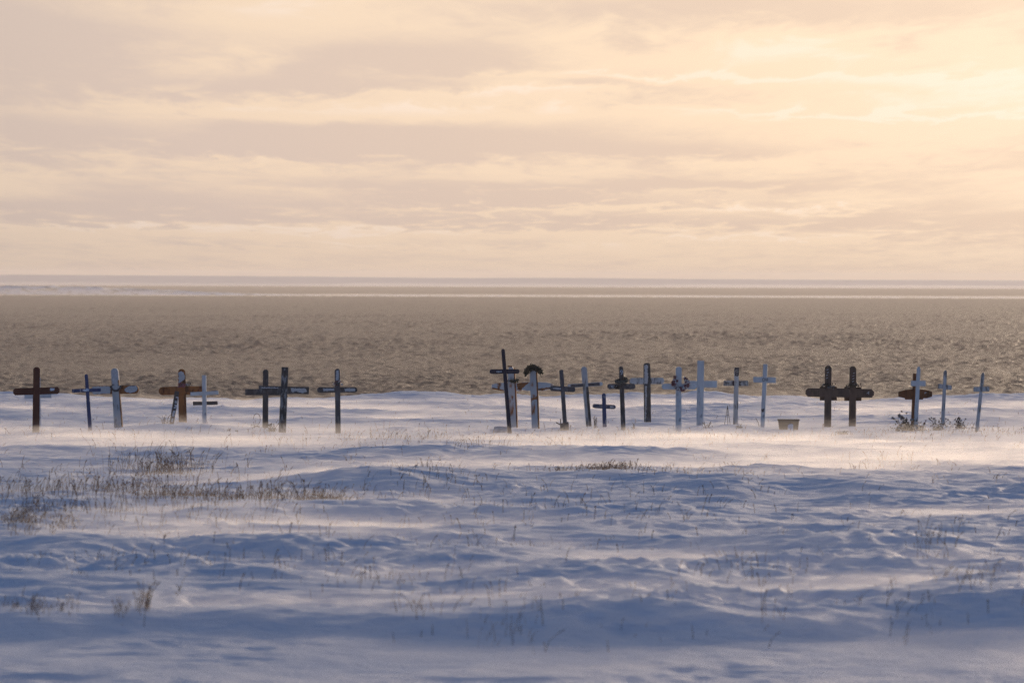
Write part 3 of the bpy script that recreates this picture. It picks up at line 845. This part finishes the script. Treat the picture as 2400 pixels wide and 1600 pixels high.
# wire loop by the dark pair
p = on_ground(600, 1006); s = p.y / FPX
o = empty('wire_loop', p); tag(o, 'thin bent wire loop standing in the snow left of the charcoal cross', 'wire')
link('wire', stem_mesh([[((8 * math.cos(R(a)) + 2) * s, 0, (22 + 13 * math.sin(R(a))) * s) for a in range(-120, 200, 20)],
                        [(-3 * s, 0, 0), (-4 * s, 0, 8 * s), (-6 * s, 0, 16 * s)]], .007), m_twig, o)
link('twigs', stem_mesh([[(-12 * s, 0, 9 * s), (2 * s, .02, 5 * s), (9 * s, 0, 2 * s)], [(-8 * s, 0, 2 * s), (6 * s, .02, 7 * s)], [(-6 * s, 0, 4 * s), (9 * s, -.02, 5 * s)]], .008), m_twig, o)
# A-shaped wire stand
p = on_ground(1705, 1001); s = p.y / FPX
o = empty('wire_stand', p); tag(o, 'thin A-shaped wire wreath stand left of the dark-topped white cross', 'stand')
for a, b in (((-8, 0, 2), (0, 0, 48)), ((7, 0, 4), (0, 0, 48)), ((2, .35, 0), (0, 0, 48))):
    link('leg', stem_mesh([[(a[0] * s, a[1], a[2] * s - .05), (b[0] * s, 0, b[2] * s)]], .007), m_twig, o)
link('brace', stem_mesh([[(-4 * s, 0, 25 * s), (3.6 * s, 0, 25 * s)]], .006), m_twig, o)
# stick by cross 20
p = on_ground(1780, 1003); s = p.y / FPX
o = link('stick', stem_mesh([[(0, 0, -.05), (-3 * s, 0, 10 * s), (-9 * s, 0, 20 * s)]], .009), m_twig); o.location = p
tag(o, 'short dry stick slanting from the snow left of the white lettered cross', 'stick')
# stone by the navy cross
p = on_ground(1174, 1015); s = p.y / FPX
bm = bmesh.new(); bmesh.ops.create_cube(bm, size=1)
bmesh.ops.subdivide_edges(bm, edges=bm.edges, cuts=4, use_grid_fill=True)
for v in bm.verts:
    n_ = v.co.normalized()
    v.co = v.co.lerp(n_ * .6, .35)
    v.co *= 1 + .10 * float(pn(v.co.x * 2.3 + 4, v.co.z * 2.3 + v.co.y * 2))
    v.co = Vector((v.co.x * 33 * s, v.co.y * .28, v.co.z * 17 * s + 5 * s))
me = bpy.data.meshes.new('stone'); bm.to_mesh(me); bm.free()
for f in me.polygons: f.use_smooth = True
o = link('stone', me, m_stone); o.location = p
tag(o, 'pale grey stone block half buried at the foot of the tall navy cross', 'stone')
# box and small cross at the foot of the slate cross
p = on_ground(1324, 1011); s = p.y / FPX
o = empty('wooden_box', p + Vector((0, -.16, 0))); tag(o, 'weathered wooden box at the foot of the slate grey cross', 'box')
for x0, x1, z1, y0, y1 in ((-8, -1.5, 18, -.06, -.03), (-1, 8, 20, -.065, -.035), (-8, 8, 16, .05, .08)):
    link('board', prism([(x0 * s, -.1), (x1 * s, -.1), (x1 * s, z1 * s), (x0 * s, (z1 - 1.5) * s)], y0, y1, .004), m_greyboard, o)
for x0 in (-8.4, 8.2):
    link('board', prism([(x0 * s - .008, -.1), (x0 * s + .008, -.1), (x0 * s + .008, 16 * s), (x0 * s - .008, 16 * s)], -.028, .048, .003), m_greyboard, o)
p = on_ground(1314, 1011)
o = empty('small_cross', p + Vector((0, -.2, 0))); tag(o, 'tiny tilted stick cross propped against the box at the slate grey cross', 'cross')
link('post', prism(outline_bar(0, -.1, -.5 * s, 27 * s, 2.6 * s, 2.2 * s), -.012, .012, .002), m_greyboard, o)
link('crossbar', prism(outline_bar(-11 * s, 19 * s, 3 * s, 11 * s, 2.6 * s, 2.6 * s), -.032, -.012, .002), m_greyboard, o)
# basket
p = on_ground(1848, 1009); s = p.y / FPX
o = empty('basket', p); tag(o, 'dark brown slatted planter basket half filled with snow', 'basket')
bw0, bw1, bh = 21 * s, 24 * s, 24 * s
m_basket = painted('basket_wood', (.085, .062, .048), (.05, .038, .03), .4)
def trapring(z0, z1, w0, w1, th, d0, d1):
    bm = bmesh.new()
    def rect(wx, wy, z): return [bm.verts.new(q) for q in ((-wx, -wy, z), (wx, -wy, z), (wx, wy, z), (-wx, wy, z))]
    a = rect(w0, d0, z0); b = rect(w1, d1, z1); c = rect(w1 - th, d1 - th, z1); d = rect(w0 - th, d0 - th, z0)
    for q in range(4):
        r_ = (q + 1) % 4
        bm.faces.new((a[q], a[r_], b[r_], b[q])); bm.faces.new((b[q], b[r_], c[r_], c[q]))
        bm.faces.new((c[q], c[r_], d[r_], d[q])); bm.faces.new((d[q], d[r_], a[r_], a[q]))
    bmesh.ops.recalc_face_normals(bm, faces=bm.faces)
    me = bpy.data.meshes.new('ring'); bm.to_mesh(me); bm.free(); return me
for k in range(5):
    f0, f1 = k / 5, (k + .86) / 5
    link('slat', trapring(-.05 + (bh + .03) * f0, -.05 + (bh + .03) * f1, lerp(bw0, bw1, f0), lerp(bw0, bw1, f1), .012, lerp(.13, .16, f0), lerp(.13, .16, f1)), m_basket, o)
link('rim', trapring(bh - .022, bh + .012, bw1 + .012, bw1 + .016, .034, .172, .176), m_basket, o)
bm = bmesh.new()
nx = 8
vs = [[bm.verts.new(((i / nx - .5) * 2 * (bw1 - .03), (j / 3 - .5) * .28, bh - .05 + .03 * float(pn(i * .7, j * .9)))) for i in range(nx + 1)] for j in range(4)]
for j in range(3):
    for i in range(nx): bm.faces.new((vs[j][i], vs[j][i + 1], vs[j + 1][i + 1], vs[j + 1][i]))
me = bpy.data.meshes.new('fill'); bm.to_mesh(me); bm.free()
link('snow_fill', me, SNOW, o)
link('snow_crust', prism([(-3 * s, -.05), (10 * s, -.05), (10.5 * s, 13 * s), (8 * s, 15 * s), (1 * s, 14 * s), (-2.5 * s, 12 * s)], -.20, -.135, .02), m_snowpatch, o)
# leaning lettered board
g = Grave('leaning_board', (401, 1001), 4, 'dark narrow board with white lettering leaning against the orange-brown cross', None, 'board')
del_ = g.bar((400.2, 1003), (414.5, 916), 10.5, m_darkplain, 'sq', .025, -.20, name='board')
for pts in ([(411.5, 929), (418, 929.6), (417.4, 935), (415.6, 935), (415.8, 931.6), (411.2, 931.4)],
            [(410, 938), (411.6, 938), (411, 944), (409.4, 944)], [(412.8, 938.4), (414.4, 938.6), (413.6, 944.6), (412, 944.4)], [(415.4, 939), (416.8, 939), (416, 945), (414.6, 945)],
            [(408.6, 947.5), (415, 948.5), (413.6, 952.5), (410, 954), (413, 956.5), (407, 956), (407.4, 953.4), (411, 950.6), (408.4, 949.8)],
            [(405.6, 961), (411, 962), (409.6, 968), (406.6, 967.6), (409, 970), (408, 975.6), (402.8, 974.4), (403.6, 969)],
            [(402.4, 979), (406.4, 980), (404.6, 988.4), (400.6, 987)]):
    g.patch(pts, m_letterw, -.214, name='lettering', parent=del_, jag=.7)
g.root.rotation_euler = (0, 0, R(4))

# ------------------------------------------------------------------ dry grass through the snow
def blades(px, py, n, spx, spy, h, hv=.35, lean=.25):
    """n blades scattered about a photograph point (spreads in photo pixels)"""
    res = []
    for _ in range(n):
        x, y = ground_at(px + random.gauss(0, spx), py + random.gauss(0, spy * 1.35))
        res.append((x, y, h * random.uniform(.35, 1.35) * (.85 if py > 1260 else 1.0), lean + .05))
    return res
B = []
for a in [(390, 1108, 207, 60, 8.4, 0.377), (330, 1112, 111, 110, 10.8, 0.232), (270, 1150, 95, 60, 9.6, 0.232), (300, 1170, 255, 190, 14.4, 0.261), (110, 1190, 207, 90, 14.4, 0.261),
          (500, 1185, 239, 130, 9.6, 0.203), (440, 1178, 119, 60, 4.8, 0.145), (680, 1175, 175, 60, 9.6, 0.232), (765, 1176, 207, 36, 6, 0.131), (60, 1240, 207, 45, 10.8, 0.145),
          (200, 1230, 143, 120, 12, 0.189), (520, 1225, 111, 120, 14.4, 0.189), (40, 1160, 71, 40, 16.8, 0.232),
          (1380, 1122, 216, 80, 4, 0.138), (1420, 1120, 162, 36, 4, 0.150), (1600, 1128, 108, 120, 6, 0.112), (1010, 1150, 108, 70, 8, 0.175), (1110, 1060, 63, 60, 5, 0.175),
          (1400, 1030, 288, 500, 6, 0.163), (1250, 1200, 144, 140, 25, 0.175), (1700, 1180, 54, 120, 20, 0.150), (2050, 1095, 54, 60, 8, 0.200),
          (150, 1020, 71, 300, 8.4, 0.174), (700, 1040, 127, 260, 16.8, 0.189), (1000, 1020, 135, 260, 7, 0.138), (1900, 1020, 198, 300, 5, 0.112), (2250, 1014, 234, 120, 4, 0.112),
          (900, 1030, 54, 40, 8, 0.175), (2190, 1300, 60, 24, 10, 0.200), (1760, 1350, 60, 60, 8, 0.175), (2300, 1400, 90, 90, 20, 0.200), (30, 1430, 40, 24, 4, 0.125), (80, 1432, 46, 12, 4, 0.150), (160, 1430, 24, 14, 4, 0.125),
          (335, 1430, 34, 12, 4, 0.275), (285, 1435, 24, 10, 3, 0.175), (700, 1350, 60, 180, 14, 0.163), (300, 1345, 70, 200, 10, 0.150), (1000, 1380, 60, 160, 24, 0.188),
          (1210, 1455, 50, 50, 10, 0.213), (980, 1440, 30, 40, 10, 0.213), (1540, 1440, 24, 60, 12, 0.150), (1790, 1440, 24, 20, 10, 0.175), (2140, 1440, 30, 40, 10, 0.175),
          (1480, 1280, 60, 500, 20, 0.163), (800, 1300, 70, 300, 25, 0.200)]:
    B += blades(a[0], a[1], a[2], a[3], a[4], a[5])
for a in [(470, 1180, 117, 32, 3, 0.110), (360, 1178, 72, 24, 4, 0.120), (560, 1190, 99, 40, 3, 0.100), (770, 1180, 189, 27.2, 3, 0.110), (700, 1186, 63, 32, 3, 0.100), (45, 1245, 144, 28.8, 5, 0.120),
          (150, 1240, 58, 24, 4, 0.100), (1360, 1124, 67, 24, 3, 0.100), (1425, 1120, 117, 25.6, 3, 0.130), (1310, 1126, 40, 12.8, 2, 0.110), (270, 1165, 72, 28.8, 4, 0.130), (400, 1112, 90, 24, 4, 0.280)]:
    B += blades(a[0], a[1], a[2], a[3], a[4], a[5], lean=.55)
for _ in range(330):
    cx = random.uniform(-150, 2550); cy = random.choice((random.uniform(1015, 1130), random.uniform(1040, 1250), random.uniform(1100, 1430)))
    B += blades(cx, cy, random.randint(1, 7), random.uniform(4, 22), random.uniform(1, 4), random.uniform(.07, .17), .4, .35)
for _ in range(500):
    x, y = ground_at(random.uniform(-150, 2550), random.uniform(945, 1000)); B.append((x, y, random.uniform(.04, .10), .3))
bx = np.array([b[0] for b in B]); by_ = np.array([b[1] for b in B]); bz = terrain(bx, by_)
co, fa = [], []
for i, (x, y, h, ln) in enumerate(B):
    if y > 168: continue
    z = bz[i] - .02
    a = random.uniform(0, 6.28); wd = random.uniform(.0022, .0042) * (1.0 + y / 300)
    wx_, wy_ = math.cos(a) * wd, math.sin(a) * wd
    lx = random.gauss(.10, ln) * h; ly = random.gauss(0, ln) * h
    k = len(co)
    prof = [(0, 0, 0, 1.0), (lx * .3, ly * .3, h * .55, .9), (lx * .75, ly * .75, h * .85, .7)]
    head = random.random() < .45
    prof += [(lx * .85, ly * .85, h * .90, 2.2), (lx * 1.05, ly * 1.05, h * .97, 2.0), (lx * 1.2, ly * 1.2, h * 1.05, .3)] if head else [(lx * 1.15, ly * 1.15, h, .25)]
    for (ox, oy, oz, m_) in prof:
        co += [(x + ox - wx_ * m_, y + oy - wy_ * m_, z + oz), (x + ox + wx_ * m_, y + oy + wy_ * m_, z + oz)]
    for q in range(len(prof) - 1):
        fa.append((k + 2 * q, k + 2 * q + 1, k + 2 * q + 3, k + 2 * q + 2))
grass = link('dry_grass', mesh_np('dry_grass', np.array(co), np.array(fa), False), plain('dry_grass', (.27, .155, .080), .85, .45, 1.3))
tag(grass, 'dry brown grass stems poking through the wind-blown snow', 'grass', kind='stuff')

# ------------------------------------------------------------------ blowing snow hugging the ground
def volmat(name, density, col, g):
    m = bpy.data.materials.new(name); m.use_nodes = True
    t = m.node_tree; t.nodes.clear()
    o = t.nodes.new('ShaderNodeOutputMaterial'); v = t.nodes.new('ShaderNodeVolumePrincipled')
    v.inputs['Color'].default_value = (*col, 1); v.inputs['Density'].default_value = density; v.inputs['Anisotropy'].default_value = g
    t.links.new(v.outputs[0], o.inputs['Volume'])
    return m
def slab(name, xs, ys, topf, bottom, mat):
    XX, YY = np.meshgrid(xs, ys); ZZ = topf(XX, YY)
    nx, ny = len(xs), len(ys)
    top = np.stack([XX, YY, np.maximum(ZZ, bottom + .05)], -1).reshape(-1, 3)
    bot = top.copy(); bot[:, 2] = bottom
    i = np.arange((ny - 1) * nx).reshape(ny - 1, nx)[:, :-1].ravel()
    q = np.stack([i, i + 1, i + nx + 1, i + nx], -1)
    n = nx * ny
    fs = [q, q[:, ::-1] + n]
    a = np.arange(nx - 1); fs.append(np.stack([a, a + n, a + 1 + n, a + 1], -1))
    a = np.arange(nx - 1) + (ny - 1) * nx; fs.append(np.stack([a + 1, a + 1 + n, a + n, a], -1))
    a = np.arange(ny - 1) * nx; fs.append(np.stack([a + nx, a + nx + n, a + n, a], -1))
    a = np.arange(ny - 1) * nx + nx - 1; fs.append(np.stack([a, a + n, a + nx + n, a + nx], -1))
    o = link(name, mesh_np(name, np.concatenate([top, bot]), np.concatenate(fs)), mat)
    return o
def gust_map(x, y):
    """0..1 strength of the drifting snow: long streaks along the wind"""
    s = fbm(x / 8 + 3, y / 3.2, 3, .5) * .80 + .30 * fbm(x / 2.8 + 9, y / .8, 2, .5)
    for (px, py, hw, hd, a) in ((2300, 1090, 800, 9, .70), (1300, 1040, 1500, 6, .38), (300, 1036, 600, 6, .29), (1200, 985, 1600, 4, .16), (700, 1255, 520, 3.4, .24),
                                (250, 1340, 420, 1.6, .30), (1700, 1340, 420, 1.6, .22), (2250, 1390, 200, 1.2, .3), (1900, 950, 500, 4, .15), (1200, 955, 1900, 9, .15), (1200, 1260, 300, 2.5, .22), (1600, 1225, 500, 2.6, .20), (500, 1100, 500, 4, .20), (2000, 1270, 450, 2.2, .20), (900, 1340, 400, 1.8, .20), (1150, 1410, 500, 1.6, .18), (300, 1130, 450, 3, .14), (1250, 1095, 350, 4, .22), (1800, 1400, 350, 1.5, .16), (400, 1480, 500, 1.2, .16), (1900, 1500, 500, 1.2, .14)):
        cx, cy = ground_at(px, py); hx = hw * cy / FPX
        s = s + a * np.exp(-((x - cx) / hx) ** 2) * np.exp(-((y - cy) / hd) ** 2)
    return s
lx_ = spaced(-17, 17, .30, -60, 60); ly_ = np.concatenate([np.arange(46, 169, .30), [170]])
taper = lambda y: sstep(46, 50, y) * (1 - sstep(162, 169, y))
bs1 = slab('blowing_snow', lx_, ly_, lambda x, y: macro(x, y) - .10 + (.065 + .27 * gust_map(x, y) + .02 * fbm(x / 1.1, y / .8, 2)) * taper(y), -1.2, volmat('drifting_snow', .075, (.95, .925, .895), .55))
bs2 = slab('blowing_snow', lx_, ly_, lambda x, y: macro(x, y) - .10 + (.10 + .46 * gust_map(x + 1.5, y + .8) + .04 * fbm(x / 1.6 + 7, y / 1.1, 2)) * taper(y), -1.25, volmat('drifting_snow_thin', .036, (.95, .925, .895), .55))
bs4 = slab('blowing_snow', lx_, ly_, lambda x, y: macro(x, y) - .12 + (.14 + .48 * gust_map(x - 2.5, y - 1.0) + .10 * np.exp(-((y - 124) / 9) ** 2) + .20 * np.exp(-((y - 153) / 10) ** 2)) * taper(y), -1.3, volmat('drifting_snow_faint', .016, (.95, .925, .895), .55))
tag(bs4, 'faint upper veil of wind-blown snow over the whole graveyard', 'blowing snow', kind='stuff')
tag(bs1, 'dense veil of snow blowing low over the ground between the drifts', 'blowing snow', kind='stuff')
tag(bs2, 'thin higher veil of wind-blown snow around the feet of the crosses', 'blowing snow', kind='stuff')

far_veil = volmat('far_drifting_snow', .0014, (.95, .95, .97), .55)
bs3 = slab('blowing_snow', np.array([-4000, -1500, *np.arange(-650, 651, 25.0), 1500, 4000]), np.array([4985.0, 5030, 5100, 5200, 5280]),
           lambda x, y: SEA_Z + .3 + (2.2 + .8 * pn(x / 120, 3.3)) * sstep(4980, 5120, y), SEA_Z - 2, far_veil)
tag(bs3, 'pale band of blowing snow along the foot of the far shore', 'blowing snow', kind='stuff')
bs5 = slab('blowing_snow', np.array([-2500, -900, *np.arange(-300, 301, 12.0), 900, 2500]), np.array([2440.0, 2480, 2520, 2561]),
           lambda x, y: SEA_Z + .2 + (.9 + .4 * pn(x / 50, 8.3) + 2.3 * sstep(-120, -200, x)) * sstep(2435, 2510, y), SEA_Z - 2, volmat('spit_lightening_veil', .0036, (.95, .95, .97), .5))
tag(bs5, 'added pale veil along the waterline, lightening the low spit', 'blowing snow', kind='stuff')  # extra scattering slab, added to brighten the shaded near face of the spit
# ------------------------------------------------------------------ haze over the water
bm = bmesh.new(); bmesh.ops.create_cube(bm, size=1)
for v in bm.verts: v.co = Vector((v.co.x * 19000, 4500 + v.co.y * 9400, 2 + v.co.z * 20))
me = bpy.data.meshes.new('haze'); bm.to_mesh(me); bm.free()
haze = link('haze', me, volmat('haze', 1.25e-4, (.93, .90, .90), .3))
tag(haze, 'pale warm haze over the water', 'haze', kind='stuff')
